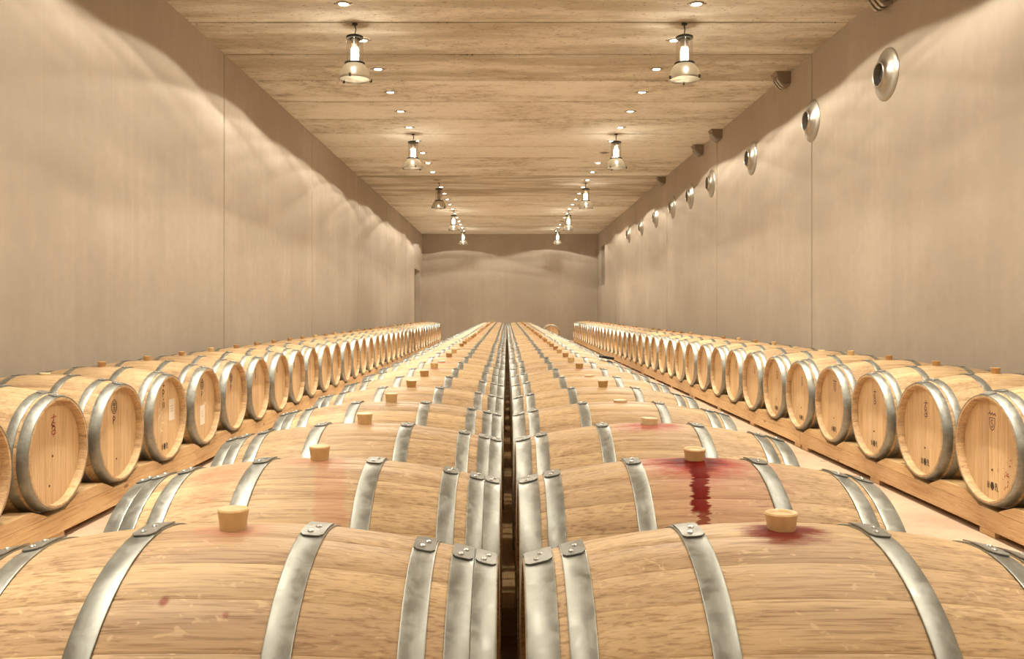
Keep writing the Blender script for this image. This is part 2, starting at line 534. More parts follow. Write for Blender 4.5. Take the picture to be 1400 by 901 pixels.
# slot window in the far end of the right wall
wd = struct(empty('window_1', (XR+0.20, (SLOT[0]+SLOT[1])/2, SLOT[2])))
hw, hh = (SLOT[1]-SLOT[0])/2, SLOT[3]-SLOT[2]
fm = MB()
fm.box((-0.03, -hw, 0), (0.03, -hw+0.05, hh)); fm.box((-0.03, hw-0.05, 0), (0.03, hw, hh))
fm.box((-0.03, -hw+0.05, 0), (0.03, hw-0.05, 0.05)); fm.box((-0.03, -hw+0.05, hh-0.05), (0.03, hw-0.05, hh))
put('window_frame', fm.mesh('window_frame', M_DOOR), wd)
for k in range(2):
    pm = MB(); pm.box((-0.006, -hw+0.05 + k*(hw-0.05) + 0.004, 0.05), (0.006, -hw+0.05 + (k+1)*(hw-0.05) - 0.004, hh-0.05))
    put('pane', pm.mesh('pane', simple('dark_pane', (0.04, 0.03, 0.02), 0.2)), wd)

# ------------------------------------------------------------------ downlights
trim = MB(); trim.lathe([(0.048, -0.004), (0.056, -0.012), (0.070, -0.010), (0.076, -0.001), (0.076, 0.003)], 28)
trim.box((-0.098, -0.012, -0.006), (-0.070, 0.012, 0.002)); trim.box((0.070, -0.012, -0.006), (0.098, 0.012, 0.002))
trim_m = trim.mesh('trim_ring', M_TRIM, True)
lens = MB(); lens.lathe([(0.001, -0.008), (0.035, -0.007), (0.0475, -0.004)], 24)
lens_on = lens.mesh('lens', M_LENS, True); lens_off = lens.mesh('lens', M_LENS_OFF, True)
def spot(name, W, ang, blend, r=0.04):
    L = bpy.data.lights.new(name, 'SPOT')
    L.energy = W; L.color = LIGHT_COLOR; L.spot_size = rad(ang); L.spot_blend = blend; L.shadow_soft_size = r
    return L
L_W = spot('downlight_beam', SPILL_W, 143.5, 0.03)
L_W.use_nodes = True
nt = L_W.node_tree
em = [x for x in nt.nodes if x.type == 'EMISSION'][0]
ge = nt.nodes.new('ShaderNodeNewGeometry'); sx = nt.nodes.new('ShaderNodeSeparateXYZ'); ab = nt.nodes.new('ShaderNodeMath'); ab.operation = 'ABSOLUTE'
nt.links.new(ge.outputs['Incoming'], sx.inputs[0]); nt.links.new(sx.outputs[2], ab.inputs[0])
def lobe(lo, hi, a, b_):
    m_ = nt.nodes.new('ShaderNodeMapRange'); m_.interpolation_type = 'SMOOTHSTEP'
    nt.links.new(ab.outputs[0], m_.inputs['Value'])
    for k_, v_ in (('From Min', lo), ('From Max', hi), ('To Min', a), ('To Max', b_)): m_.inputs[k_].default_value = v_
    return m_.outputs[0]
ad = nt.nodes.new('ShaderNodeMath'); ad.operation = 'ADD'
nt.links.new(lobe(0.30, 0.50, 1.0 + EDGE_K, 1.0), ad.inputs[0]); nt.links.new(lobe(0.74, 0.95, 0.0, CORE_K), ad.inputs[1])
a2 = nt.nodes.new('ShaderNodeMath'); a2.operation = 'ADD'
nt.links.new(ad.outputs[0], a2.inputs[0]); nt.links.new(lobe(0.930, 0.972, 0.0, BEAM_K), a2.inputs[1])
nt.links.new(a2.outputs[0], em.inputs['Strength'])
rd = random.Random(8)
OFF = {(0, 10), (1, 7), (1, 18)}
KN, KF = -9, 21
for side, X in enumerate(DLX):
    for k in range(KN, KF + 1):
        y = JOINT0 - PANEL/2 + k*PANEL
        off = (side, k) in OFF
        t = empty('downlight', (X, y, H - 0.004))
        nth = ordinal(KF + 1 - k)
        wall = 'doorway wall' if side == 0 else 'vented wall'
        tag(t, ('unlit' if off else 'lit') + ' recessed ceiling downlight, %s from the back wall, line nearer the %s' % (nth, wall), 'downlight', 'recessed ceiling downlights')
        put('trim_ring', trim_m, t)
        out = k < 0                                   # above the top edge of the frame
        put(light_name('lens', side, out), lens_off if off else lens_on, t)
        if not off:
            tilt = (rd.uniform(-0.07, 0.07), rd.uniform(-0.055, 0.055), 0)
            put(light_name('downlight_beam', side, out), L_W, t, (0, 0, -0.03), tilt)

# ------------------------------------------------------------------ hanging lamps
RIMZ = CZ + 2.55
def bell_prof():
    return [(0.172, 0.0), (0.170, 0.03), (0.160, 0.075), (0.142, 0.115), (0.120, 0.145), (0.098, 0.165)]
b = MB(); seg = 48
pr = bell_prof(); V, Fc = [], []
for i in range(seg*2):
    a = PI*i/seg; rib = 1.0 + (0.008 if i % 2 else -0.008)
    for r_, h_ in pr: V.append((r_*rib*math.cos(a), r_*rib*math.sin(a), h_))
for i in range(seg*2):
    k2 = (i+1) % (seg*2)
    for q in range(len(pr)-1): Fc.append((i*len(pr)+q, k2*len(pr)+q, k2*len(pr)+q+1, i*len(pr)+q+1))
b.add(V, Fc); bell_m = b.mesh('reflector', M_BELL, True, 60)
b = MB(); b.lathe([(0.168, -0.006), (0.176, -0.004), (0.177, 0.010), (0.170, 0.012)], 40); rimr_m = b.mesh('rim', M_ZINC, True)
b = MB(); b.lathe([(0.002, -0.012), (0.09, -0.010), (0.168, -0.002)], 36); lensp_m = b.mesh('cover_glass', M_CLEAR, True)
b = MB(); b.lathe([(0.094, 0.160), (0.108, 0.163), (0.110, 0.180), (0.094, 0.186), (0.088, 0.18)], 36); ring_m = b.mesh('collar_ring', M_DARK, True)
b = MB(); b.lathe([(0.090, 0.18), (0.090, 0.455)], 36); cyl_m = b.mesh('clear_housing', M_CLEAR, True)
b = MB(); b.lathe([(0.060, 0.445), (0.094, 0.447), (0.094, 0.468), (0.070, 0.480), (0.015, 0.484), (0.001, 0.486)], 32); cap_m = b.mesh('cap', M_DARK, True)
b = MB(); b.lathe([(0.001, 0.07), (0.030, 0.078), (0.038, 0.10), (0.030, 0.160), (0.001, 0.165)], 24)
burner_on = b.mesh('burner', M_BURNER, True); burner_off = b.mesh('burner', M_BULB_OFF, True)
b = MB(); b.lathe([(0.001, 0.168), (0.092, 0.170), (0.092, 0.176), (0.001, 0.178)], 32); plate_m = b.mesh('light_stop', M_ZINC, True)  # disc added at the collar to keep the tube's glow out of the bell
b = MB(); b.lathe([(0.001, 0.19), (0.036, 0.195), (0.042, 0.22), (0.042, 0.33), (0.03, 0.342), (0.001, 0.344)], 24)
bulb_on = b.mesh('lamp_tube', M_BULB, True); bulb_off = b.mesh('lamp_tube', M_BULB_OFF, True)
b = MB(); b.box((-0.035, -0.035, 0.346), (0.035, 0.035, 0.445), 0.008); gear_m = b.mesh('ballast', M_BRACKET)
top = H - RIMZ
b = MB(); b.tube([(0, 0, 0.484), (0.004, 0.0, 0.52), (0.012, 0, 0.55), (0.002, 0, 0.58), (0, 0, top)], 0.007)
b.lathe([(0.001, top-0.014), (0.03, top-0.012), (0.034, top)], 16); hook_m = b.mesh('hook', M_DARK, True)
b = MB(); b.box((0.166, -0.010, -0.014), (0.192, 0.010, 0.022), 0.004); clip_m = b.mesh('latch', M_DARK)
L_PD = spot('pendant_beam', PENDANT_W, 120, 0.6, 0.06)
for side, X in enumerate(DLX):
    for k in range(-1, 5):
        y = 9.16 + 5.71*k
        off = (side == 0 and k == 2)
        t = empty('pendant_lamp', (X + 0.005, y, RIMZ), (0, 0, 0.5*k + side))
        wall = 'doorway wall' if side == 0 else 'vented wall'
        tag(t, ('unlit' if off else 'glowing') + ' bell-shaped hanging lamp, %s from the back wall, line nearer the %s' % (ordinal(5-k), wall), 'lamp', 'hanging bell lamps')
        rf = put('reflector', bell_m, t); put('rim', rimr_m, rf)
        for q in range(3): put('latch', clip_m, rf, rot=(0, 0, 0.4 + q*2*PI/3))
        put('cover_glass', lensp_m, t); put('collar_ring', ring_m, t); put('clear_housing', cyl_m, t)
        out = k < 0
        put(light_name('lamp_tube', side, out), bulb_off if off else bulb_on, t); put(light_name('burner', side, out), burner_off if off else burner_on, t); put('light_stop', plate_m, t); put('ballast', gear_m, t)
        put('cap', cap_m, t); put('hook', hook_m, t)
        if not off:
            put(light_name('pendant_beam', side, out), L_PD, t, (0, 0, -0.03))

# ------------------------------------------------------------------ air vents on the right wall
b = MB(); b.lathe([(0.150, -0.050), (0.185, -0.030), (0.215, -0.022), (0.250, -0.014), (0.258, -0.006), (0.258, 0.0)], 40, 'x')
flange_m = b.mesh('flange', M_ZINC, True)
b = MB(); b.lathe([(0.108, 0.02), (0.108, -0.088), (0.116, -0.092), (0.123, -0.088), (0.128, -0.07), (0.140, -0.052), (0.152, -0.046)], 40, 'x')
nozzle_m = b.mesh('nozzle', M_ZINC, True)
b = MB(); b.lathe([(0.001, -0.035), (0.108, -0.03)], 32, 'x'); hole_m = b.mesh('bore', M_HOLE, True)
VY = [8.2, 10.2, 12.7, 15.2, 16.9, 18.7, 20.8, 23.0, 25.4]
for k, y in enumerate(VY):
    t = empty('air_vent', (XR, y, CZ + 2.33))
    tag(t, 'round zinc air nozzle high on the wall, %s counted from the back wall' % ordinal(len(VY)-k), 'vent', 'round air nozzles along one wall')
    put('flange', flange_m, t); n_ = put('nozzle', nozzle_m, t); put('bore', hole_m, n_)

# louvred brackets in the corner of wall and ceiling
def bracket_parts():
    h = MB()
    V = [(0,-0.11,0),(-0.20,-0.11,0),(-0.17,-0.11,-0.05),(0,-0.11,-0.15)]
    V += [(x, 0.11, z) for x, y, z in V]
    h.add(V, [(0,1,2,3),(7,6,5,4),(0,4,5,1),(0,3,7,4),(2,6,7,3),(1,5,6,2)])
    fin = MB()
    P = [(-0.175 + 0.16*i/6, -0.075 + 0.055*math.cos(PI*i/6 + PI/2) - 0.075*i/6 - 0.03) for i in range(7)]
    for i in range(6):
        (xa, za), (xb, zb) = P[i], P[i+1]
        fin.add([(xa,-0.02,za),(xb,-0.02,zb),(xb,0.02,zb),(xa,0.02,za),(xa,-0.02,za+0.035),(xb,-0.02,zb+0.035),(xb,0.02,zb+0.035),(xa,0.02,za+0.035)],
                [(0,1,2,3),(7,6,5,4),(0,4,5,1),(2,6,7,3),(1,5,6,2),(0,3,7,4)])
    return h.mesh('bracket_body', M_BRACKET), fin.mesh('fin', M_ZINC)
hb, fb = bracket_parts()
BY = [8.15, 11.07, 14.55, 15.9, 19.7]
for k, y in enumerate(BY):
    t = empty('corner_bracket', (XR, y, H))
    tag(t, 'small finned bracket under the ceiling corner, %s counted from the back wall' % ordinal(len(BY)-k), 'bracket', 'finned corner brackets')
    put('bracket_body', hb, t)
    for q in (-0.075, 0, 0.075): put('fin', fb, t, (0, q, 0))

# ------------------------------------------------------------------ barrels
HL, RB, RE = 0.475, 0.350, 0.286
def R(t): return RB - (RB-RE)*(abs(t)/HL)**2
NST = 28
CLS = (0.84, 1.0, 1.16)
rs = random.Random(5)
seq = [1] + [rs.choice((0, 1, 2)) for _ in range(NST-1)]
while abs(sum(CLS[c] for c in seq) - NST) > 0.01:
    k = rs.randrange(1, NST)
    cur = sum(CLS[c] for c in seq)
    seq[k] = min(2, seq[k]+1) if cur < NST else max(0, seq[k]-1)
TS = [-1, -0.985, -0.935, -0.85, -0.72, -0.56, -0.38, -0.19, 0, 0.19, 0.38, 0.56, 0.72, 0.85, 0.935, 0.985, 1]
def stave_geo(half, rot=0.0):
    V, Fc = [], []
    a = half - 0.0004; ca = 0.0035
    for u in TS:
        t_ = u*HL
        Ro = R(t_) - (0.003 if abs(u) == 1 else 0)
        Ri = R(t_) - (0.013 if abs(u) == 1 else 0.017 if abs(u) > 0.98 else 0.027)
        for an, r in ((-a, Ro-0.0013), (-a+ca/Ro*1.0, Ro), (0, Ro + 0.0005), (a-ca/Ro*1.0, Ro), (a, Ro-0.0013), (a, Ri), (-a, Ri)):
            q = an + rot
            V.append((t_, -r*math.sin(q), r*math.cos(q)))
    n = 7
    for i in range(len(TS)-1):
        for k in range(n):
            l = (k+1) % n
            Fc.append((i*n+k, i*n+l, (i+1)*n+l, (i+1)*n+k))
    Fc.append(tuple(range(n))[::-1]); Fc.append(tuple((len(TS)-1)*n + k for k in range(n)))
    return V, Fc
stave_m = []
for c in range(3):
    V, Fc = stave_geo(PI/NST*CLS[c])
    stave_m.append((V, Fc))
angs, cur = [], -PI/NST*CLS[seq[0]]
for c in seq:
    w = 2*PI/NST*CLS[c]
    angs.append(cur + w/2); cur += w
def stave_meshes(mat): return [mesh('stave', V, Fc, mat, True, 28) for V, Fc in stave_m]
ST_OAK = stave_meshes(M_OAK)
bd = MB()
for c, a in zip(seq, angs):
    V, Fc = stave_geo(PI/NST*CLS[c], a)
    bd.add(V, Fc, rs.uniform(-0.5, 0.5))
BODY = bd.mesh('staves', M_OAK_BUNG, True, 28)

# heads: boards run upright
HT = HL - 0.042
HR = R(HT) - 0.0245
edges = [-HR, -0.205, -0.118, -0.035, 0.052, 0.135, 0.212, HR]
def board_geo(y0, y1):
    e = 0.0010
    y0, y1 = y0 + 0.0005, y1 - 0.0005
    def outline(a, b_, rr):
        a = max(a, -rr+0.002); b_ = min(b_, rr-0.002)
        up = [(a + (b_-a)*i/6) for i in range(7)]
        P = [(y, math.sqrt(max(rr*rr - y*y, 0))) for y in up]
        return P + [(y, -z) for y, z in reversed(P)]
    A = outline(y0, y1, HR); B = outline(y0+e, y1-e, HR-0.001)
    n = len(A)
    V = [(-0.022, y, z) for y, z in A] + [(-0.0012, y, z) for y, z in A] + [(0.0, y, z) for y, z in B]
    Fc = [tuple(range(n)), tuple(2*n+i for i in range(n))[::-1]]
    for k in (0, 1):
        for i in range(n):
            l = (i+1) % n
            Fc.append((k*n+i, (k+1)*n+i, (k+1)*n+l, k*n+l))
    return V, Fc
boards = [mesh('head_board', *board_geo(a, b_), M_HEAD) for a, b_ in zip(edges[:-1], edges[1:])]
hd = MB()
for a, b_ in zip(edges[:-1], edges[1:]): hd.add(*board_geo(a, b_), rs.uniform(-0.4, 0.4))
HEAD = hd.mesh('head', M_HEAD)

# hoops
def hoop_geo(mb, t0, t1, seg=88):
    P = []
    w = t1 - t0
    for t_, o_ in ((t0, -0.001), (t0, 0.0022), (t0+0.0025, 0.0031), (t0+w*0.5, 0.0027), (t1-0.0025, 0.0031), (t1, 0.0022), (t1, -0.001)):
        P.append((t_, R(t_)+0.0008+o_))
    n = len(P); V, Fc = [], []
    for i in range(seg):
        a = 2*PI*i/seg
        for t_, r in P: V.append((t_, -r*math.sin(a), r*math.cos(a)))
    for i in range(seg):
        l = (i+1) % seg
        for k in range(n-1): Fc.append((i*n+k, i*n+k+1, l*n+k+1, l*n+k))
    mb.add(V, Fc)
def lap_geo(mb, t0, t1, front=rad(6.5), back=rad(-10)):
    w = t1 - t0; nu, nv = 7, 7
    V, Fc = [], []
    for lay in (0, 1):
        for i in range(nu):
            u = i/(nu-1)
            t_ = t0 + 0.0015 + (w-0.003)*u
            cut = 0.030*max(0.0, (abs(u-0.5)*2)**6)
            for k in range(nv):
                a = back + (front - cut - back)*k/(nv-1)
                r = R(t_) + 0.0046 + (0.0026 if lay == 0 else 0.0)
                V.append((t_, -r*math.sin(a), r*math.cos(a)))
    N = nu*nv
    for i in range(nu-1):
        for k in range(nv-1):
            Fc.append((i*nv+k, i*nv+k+1, (i+1)*nv+k+1, (i+1)*nv+k))
    per = [i*nv for i in range(nu)] + [(nu-1)*nv+k for k in range(1, nv)] + [i*nv+nv-1 for i in range(nu-2, -1, -1)] + [k for k in range(nv-2, 0, -1)]
    for a, c in zip(per, per[1:]+per[:1]): Fc.append((a, c, c+N, a+N))
    mb.add(V, Fc)
def rivet_geo(mb, t_, a, seg=10):
    base = R(t_) + 0.0066
    V, Fc = [], []
    prof = [(0.0056, 0.0), (0.0052, 0.0022), (0.0030, 0.0038)]
    ax = Vector((0, -math.sin(a), math.cos(a))); e1 = Vector((1, 0, 0)); e2 = ax.cross(e1)
    c0 = Vector((t_, 0, 0)) + ax*base
    for r, h_ in prof:
        for k in range(seg):
            q = 2*PI*k/seg
            V.append(c0 + e1*r*math.cos(q) + e2*r*math.sin(q) + ax*h_)
    for i in range(len(prof)-1):
        for k in range(seg):
            l = (k+1) % seg
            Fc.append((i*seg+k, i*seg+l, (i+1)*seg+l, (i+1)*seg+k))
    Fc.append(tuple((len(prof)-1)*seg+k for k in range(seg)))
    mb.add(V, Fc)
RIV = (rad(3.4), rad(-1.6))
# outer edge, inner edge measured from the barrel middle
TYPES = {
    'eight': [(0.474, 0.4345), (0.4335, 0.394), (0.366, 0.325), (0.170, 0.126)],
    'six':   [(0.474, 0.4215), (0.406, 0.362), (0.190, 0.147)],
    'wide':  [(0.474, 0.4150), (0.372, 0.330), (0.190, 0.147)],
}
HOOPS = {}
for ty, L in TYPES.items():
    HOOPS[ty] = []
    for o_, i_ in L:
        for s in (-1, 1):
            t0, t1 = (i_, o_) if s > 0 else (-o_, -i_)
            h = MB(); hoop_geo(h, t0, t1)
            lp = MB(); lap_geo(lp, t0, t1)
            rv = []
            for q, a in enumerate(RIV):
                tt = (t0+t1)/2 + (0.004 if q else -0.004)
                x = MB(); rivet_geo(x, tt, a); rv.append(x)
            allm = MB(); hoop_geo(allm, t0, t1, 56); lap_geo(allm, t0, t1)
            for x in rv: allm.add(x.v, x.f)
            HOOPS[ty].append((h.mesh('hoop', M_GALV, True), lp.mesh('lap_plate', M_LAP, True),
                              [x.mesh('rivet', M_RIVET, True) for x in rv], allm.mesh('hoop', M_GALV, True)))

# bungs
def bung(mat, h, r0, r1, dish):
    m = MB(); m.lathe([(0.001, -0.01), (r0, -0.01), (r0+(r1-r0)*0.5, h*0.5), (r1, h-0.003), (r1-0.002, h), (r1-0.008, h-0.0005), (r1-0.012, h-dish), (0.001, h-dish)], 24)
    return m.mesh('bung', mat, True, 40)
BUNGS = {'tall': bung(M_BUNG_T, 0.038, 0.0225, 0.0275, 0.001), 'dished': bung(M_BUNG_T, 0.031, 0.0240, 0.0300, 0.004),
         'pale': bung(M_BUNG_P, 0.022, 0.0270, 0.0300, 0.003), 'flat': bung(M_BUNG_P, 0.010, 0.028, 0.030, 0.002),
         'brown': bung(M_BUNG_B, 0.036, 0.0225, 0.0275, 0.001)}

def barrel(loc, ty, bung_kind, near=False, stave_set=None, face=None, body=None):
    """root at the barrel's base; axis along X; near ones have loose staves, laps and rivets"""
    o = empty('barrel', loc)
    ax = (0, 0, RB)
    if near:
        ss = stave_set or ST_OAK
        for c, a in zip(seq, angs): put('stave', ss[c], o, ax, (a, 0, 0))
    else:
        put('staves', body or BODY, o, ax)
    for h, lp, rv, allm in HOOPS[ty]:
        if near:
            hp = put('hoop', h, o, ax)
            put('lap_plate', lp, hp)
            for x in rv: put('rivet', x, hp)
        else: put('hoop', allm, o, ax)
    for s in (1, -1):
        rz = 0 if s > 0 else PI
        hl = (s*HT, 0, RB)
        if near and face == s:
            for bm in boards: put('head_board', bm, o, hl, (0, 0, rz))
        else: put('head', HEAD, o, hl, (0, 0, rz))
    bu = put('bung', BUNGS[bung_kind], o, (0, 0, RB*2 - 0.001))
    bu.rotation_euler = (random.uniform(-0.05, 0.05), random.uniform(-0.06, 0.06), 0)
    return o

SP = 0.71
D0 = 1.53
ZC, ZS = 0.45 - RB, 0.465 - RB          # base heights of the middle and the wall rows
LSC = 1.025                             # the eight-hooped barrels are a little longer
XCL, XCR = -0.016 - HL*LSC, 0.031 + HL
NC = 42
rj = random.Random(21)
# --- wine marks on the front barrels (world space)
def P_(x, y, a, b_, s, **k): return dict(kind='puddle', x=x, y=y, a=a, b=b_, s=s, **k)
def RUN(x, y, w, L, s, **k): return dict(kind='run', x=x, y=y, w=w, len=L, s=s, **k)
PINK = (0.52, 0.17, 0.105)
stains = {
    ('L', 0): [P_(XCL+0.0, D0-0.01, 0.10, 0.07, 0.55, col=PINK), P_(XCL-0.045, D0-0.20, 0.012, 0.012, 0.8, n=0.4), P_(XCL+0.06, D0-0.22, 0.008, 0.008, 0.6, n=0.4)],
    ('L', 1): [P_(XCL-0.02, D0+SP-0.01, 0.12, 0.06, 0.5, col=PINK), RUN(XCL+0.03, D0+SP, 0.04, 0.33, 0.45, col=PINK, op=0.7, sl=-0.2), P_(XCL-0.24, D0+SP-0.06, 0.09, 0.20, 0.5, col=PINK, op=0.7)],
    ('R', 0): [P_(XCR, D0-0.015, 0.10, 0.085, 1.0, col=(0.16, 0.01, 0.01), op=0.92, n=1.2)],
    ('R', 1): [P_(XCR+0.02, D0+SP-0.09, 0.26, 0.34, 0.45, col=PINK, op=0.6, n=0.8), P_(XCR, D0+SP-0.02, 0.19, 0.16, 1.0, col=(0.36, 0.035, 0.03), op=0.85, n=1.0),
               P_(XCR-0.01, D0+SP-0.01, 0.115, 0.085, 1.0, col=(0.10, 0.012, 0.012), op=0.85, n=1.2), RUN(XCR+0.010, D0+SP, 0.021, 0.24, 1.0, col=(0.135, 0.003, 0.001), op=0.98, wob=0.055, sl=0.21), P_(XCR+0.006, D0+SP-0.05, 0.055, 0.07, 1.0, col=(0.13, 0.008, 0.006), op=0.9, n=0.8), RUN(XCR+0.020, D0+SP, 0.013, 0.31, 0.9, col=(0.17, 0.014, 0.006), op=0.9, wob=0.05, sl=0.21)],
    ('R', 2): [P_(XCR, D0+2*SP-0.02, 0.17, 0.10, 0.9, col=(0.38, 0.06, 0.05), op=0.8)],
    ('R', 3): [P_(XCR, D0+3*SP-0.01, 0.07, 0.05, 0.4, col=PINK)],
    ('L', 2): [P_(XCL, D0+2*SP-0.01, 0.08, 0.05, 0.4, col=PINK)],
}
BK_L = ['tall', 'tall', 'tall', 'tall', 'brown', 'brown', 'tall', 'flat', 'brown', 'tall', 'flat', 'brown', 'brown']
BK_R = ['dished', 'dished', 'pale', 'flat', 'brown', 'flat', 'brown', 'tall', 'brown', 'tall', 'brown', 'brown', 'tall']
EIGHT_L = {0: 'eight-hooped oak barrel in front of the one beside the wine-spilled barrel',
           1: 'eight-hooped oak barrel with soft pink stains, side by side with the wine-spilled barrel'}
SIX_L = {0: 'six-hooped oak barrel with dished bung in a wine ring, before the wine-spilled one',
         1: 'six-hooped oak barrel with dark red wine spilled from its bung',
         2: 'six-hooped oak barrel with pale bung in a pink stain, behind the wine-spilled one'}
for row, X, ty, names, bks in (('L', XCL, 'eight', EIGHT_L, BK_L), ('R', XCR, 'six', SIX_L, BK_R)):
    for i in range(NC):
        y = D0 + SP*i
        if i in names: lab = names[i]
        elif i < 21: lab = '%s-hooped oak barrel of the middle rows, %s behind the %s' % (ty, ordinal(i-1), 'wine-spilled one' if row == 'R' else "wine-spilled barrel's neighbour")
        else: lab = '%s-hooped oak barrel of the middle rows, %s from the back wall' % (ty, ordinal(NC-i))
        near = i < 6
        st = stains.get((row, i))
        ss = stave_meshes(oak('oak_stave_wine_marked', stains=st)) if st else None
        bk = bks[i] if i < len(bks) else rj.choice(['tall', 'brown', 'brown', 'flat', 'tall'])
        jx = 0 if i < 3 else rj.uniform(-0.006, 0.006)
        o = barrel((X + jx, y, ZC), ty, bk, near, ss)
        if row == 'L': o.scale = (LSC, 1, 1)
        tag(o, lab, 'barrel', 'oak barrels of the middle double row')

# --- rows along the walls
XHL, XHR = -2.32, 2.54            # planes of the heads facing the aisle
YL0, YR0 = 4.325, 4.42
SPL, SPR = 0.71, 0.71
NL, NR = 36, 39
# marks on heads (flat ink on the head board)
def strip(mb, pts, w):
    for (a, b_) in zip(pts[:-1], pts[1:]):
        a = Vector(a); b_ = Vector(b_); d_ = (b_-a)
        if d_.length < 1e-6: continue
        d_.normalize(); n_ = Vector((-d_.y, d_.x))*w/2; e_ = d_*w/3
        q = [a-e_-n_, b_+e_-n_, b_+e_+n_, a-e_+n_]
        mb.add([(0.0, p.x, p.y) for p in q] + [(0.0006, p.x, p.y) for p in q], [(4,5,6,7),(0,1,5,4),(1,2,6,5),(2,3,7,6),(3,0,4,7)])
def arc(cx, cy, rx, ry, a0, a1, n=14):
    return [(cx+rx*math.cos(a0+(a1-a0)*i/n), cy+ry*math.sin(a0+(a1-a0)*i/n)) for i in range(n+1)]
def mark_script(mat):       # loose brush lettering written down the board
    m = MB()
    strip(m, [(-0.028, 0.055), (0.030, 0.060)], 0.007)
    strip(m, [(0.004, 0.075), (0.000, 0.035), (-0.016, 0.030)], 0.007)
    strip(m, arc(-0.002, 0.012, 0.020, 0.010, 0.3, 5.4), 0.006)
    strip(m, arc(0.000, -0.014, 0.019, 0.010, -1.2, 3.9), 0.006)
    strip(m, arc(0.004, -0.042, 0.026, 0.013, 0.6, 5.9), 0.006)
    strip(m, [(0.022, -0.028), (-0.004, -0.068)], 0.005)
    return m.mesh('brand_mark', mat)
def mark_emblem(mat):       # ringed seal with a P below
    m = MB()
    strip(m, arc(0, 0.02, 0.040, 0.046, 0, 2*PI, 26), 0.005)
    strip(m, arc(0, 0.02, 0.030, 0.035, 0, 2*PI, 22), 0.003)
    strip(m, arc(0, 0.032, 0.013, 0.010, -0.6, 3.7), 0.006)
    strip(m, [(0, 0.044), (0, -0.002)], 0.006); strip(m, [(-0.014, 0.012), (0.014, 0.012)], 0.005); strip(m, [(-0.014, -0.002), (0.014, -0.002)], 0.005)
    strip(m, [(-0.014, -0.045), (-0.014, -0.092)], 0.007); strip(m, arc(-0.010, -0.058, 0.022, 0.013, -1.5, 1.5), 0.007)
    return m.mesh('brand_mark', mat)
def mark_code(mat):         # reads  F p . 11, one character under the other
    m = MB()
    strip(m, [(-0.02, 0.10), (0.022, 0.10)], 0.007); strip(m, [(0.0, 0.115), (0.0, 0.085)], 0.006)
    strip(m, [(-0.016, 0.068), (-0.016, 0.012)], 0.008); strip(m, arc(-0.008, 0.050, 0.022, 0.016, -1.6, 1.6), 0.008)
    strip(m, [(-0.004, -0.012), (0.006, -0.012)], 0.010)
    strip(m, [(-0.012, -0.036), (-0.012, -0.078)], 0.009); strip(m, [(0.012, -0.036), (0.012, -0.078)], 0.009)
    return m.mesh('brand_mark', mat)
def mark_shield(mat):
    m = MB()
    strip(m, [(-0.035, 0.060), (-0.022, 0.072), (-0.012, 0.056), (0.0, 0.070), (0.012, 0.056), (0.024, 0.068), (0.036, 0.056)], 0.006)
    strip(m, [(-0.026, 0.040), (0.026, 0.040), (0.026, 0.0), (0.016, -0.024), (0, -0.034), (-0.016, -0.024), (-0.026, 0.0), (-0.026, 0.040)], 0.005)
    strip(m, arc(0, 0.018, 0.010, 0.010, 0.4, 4.6), 0.005); strip(m, arc(0, -0.004, 0.010, 0.011, -2.6, 1.6), 0.005)
    return m.mesh('brand_mark', mat)
def mark_foot(mat):         # three small stamps in a line
    m = MB()
    for x in (-0.052, -0.042, -0.032): strip(m, [(x, -0.020), (x, 0.020)], 0.003)
    for z in (-0.012, 0.004): strip(m, [(-0.055, z), (-0.030, z)], 0.003)
    for k in range(5):
        w = (0.008, 0.014, 0.016, 0.013, 0.004)[k]
        strip(m, [(-w, 0.018 - k*0.010), (w, 0.018 - k*0.010)], 0.011)
    strip(m, [(0.034, -0.022), (0.034, 0.022)], 0.006); strip(m, arc(0.036, 0.012, 0.013, 0.009, -1.5, 1.5), 0.005)
    strip(m, [(0.052, 0.004), (0.052, -0.022), (0.064, -0.022)], 0.005)
    return m.mesh('foot_mark', mat)
def mark_chalk():
    m = MB()
    strip(m, [(-0.05, 0.05), (-0.02, 0.07), (-0.04, 0.0), (0.01, 0.05), (0.02, -0.01)], 0.006)
    strip(m, arc(0.02, -0.06, 0.035, 0.03, 0.5, 5.2), 0.006); strip(m, [(-0.02, -0.10), (0.04, -0.03)], 0.006)
    return m.mesh('chalk_mark', M_CHALK)
MK = {'script_red': mark_script(M_REDINK), 'script': mark_script(M_PURPLE), 'emblem': mark_emblem(M_INK), 'code': mark_code(M_INK),
      'shield': mark_shield(M_PURPLE), 'foot': mark_foot(M_INK), 'chalk': mark_chalk()}
b = MB(); b.box((0, -0.042, -0.062), (0.0008, 0.042, 0.062)); PAPER = b.mesh('paper_label', M_PAPER)
pl = MB()
for z in (0.02, 0.005, -0.01): strip(pl, [(-0.015, z), (0.012, z + 0.004)], 0.002)
PRINT = pl.mesh('print', M_REDINK)
b = MB(); b.lathe([(0.006, 0.0), (0.006, 0.002), (0.001, 0.003)], 10, 'x'); PEG = b.mesh('head_peg', M_INK)
sp_ = MB(); rr_ = random.Random(9)
for _ in range(34):
    cx, cz, r_ = rr_.gauss(0.13, 0.035), rr_.gauss(-0.10, 0.075), rr_.uniform(0.0015, 0.005)
    if cx*cx + cz*cz < (HR-0.02)**2:
        sp_.add([(0.0004, cx+r_*math.cos(q*PI/3), cz+r_*1.3*math.sin(q*PI/3)) for q in range(6)], [(0,1,2,3,4,5)])
SPECK = sp_.mesh('wine_specks', M_REDINK)

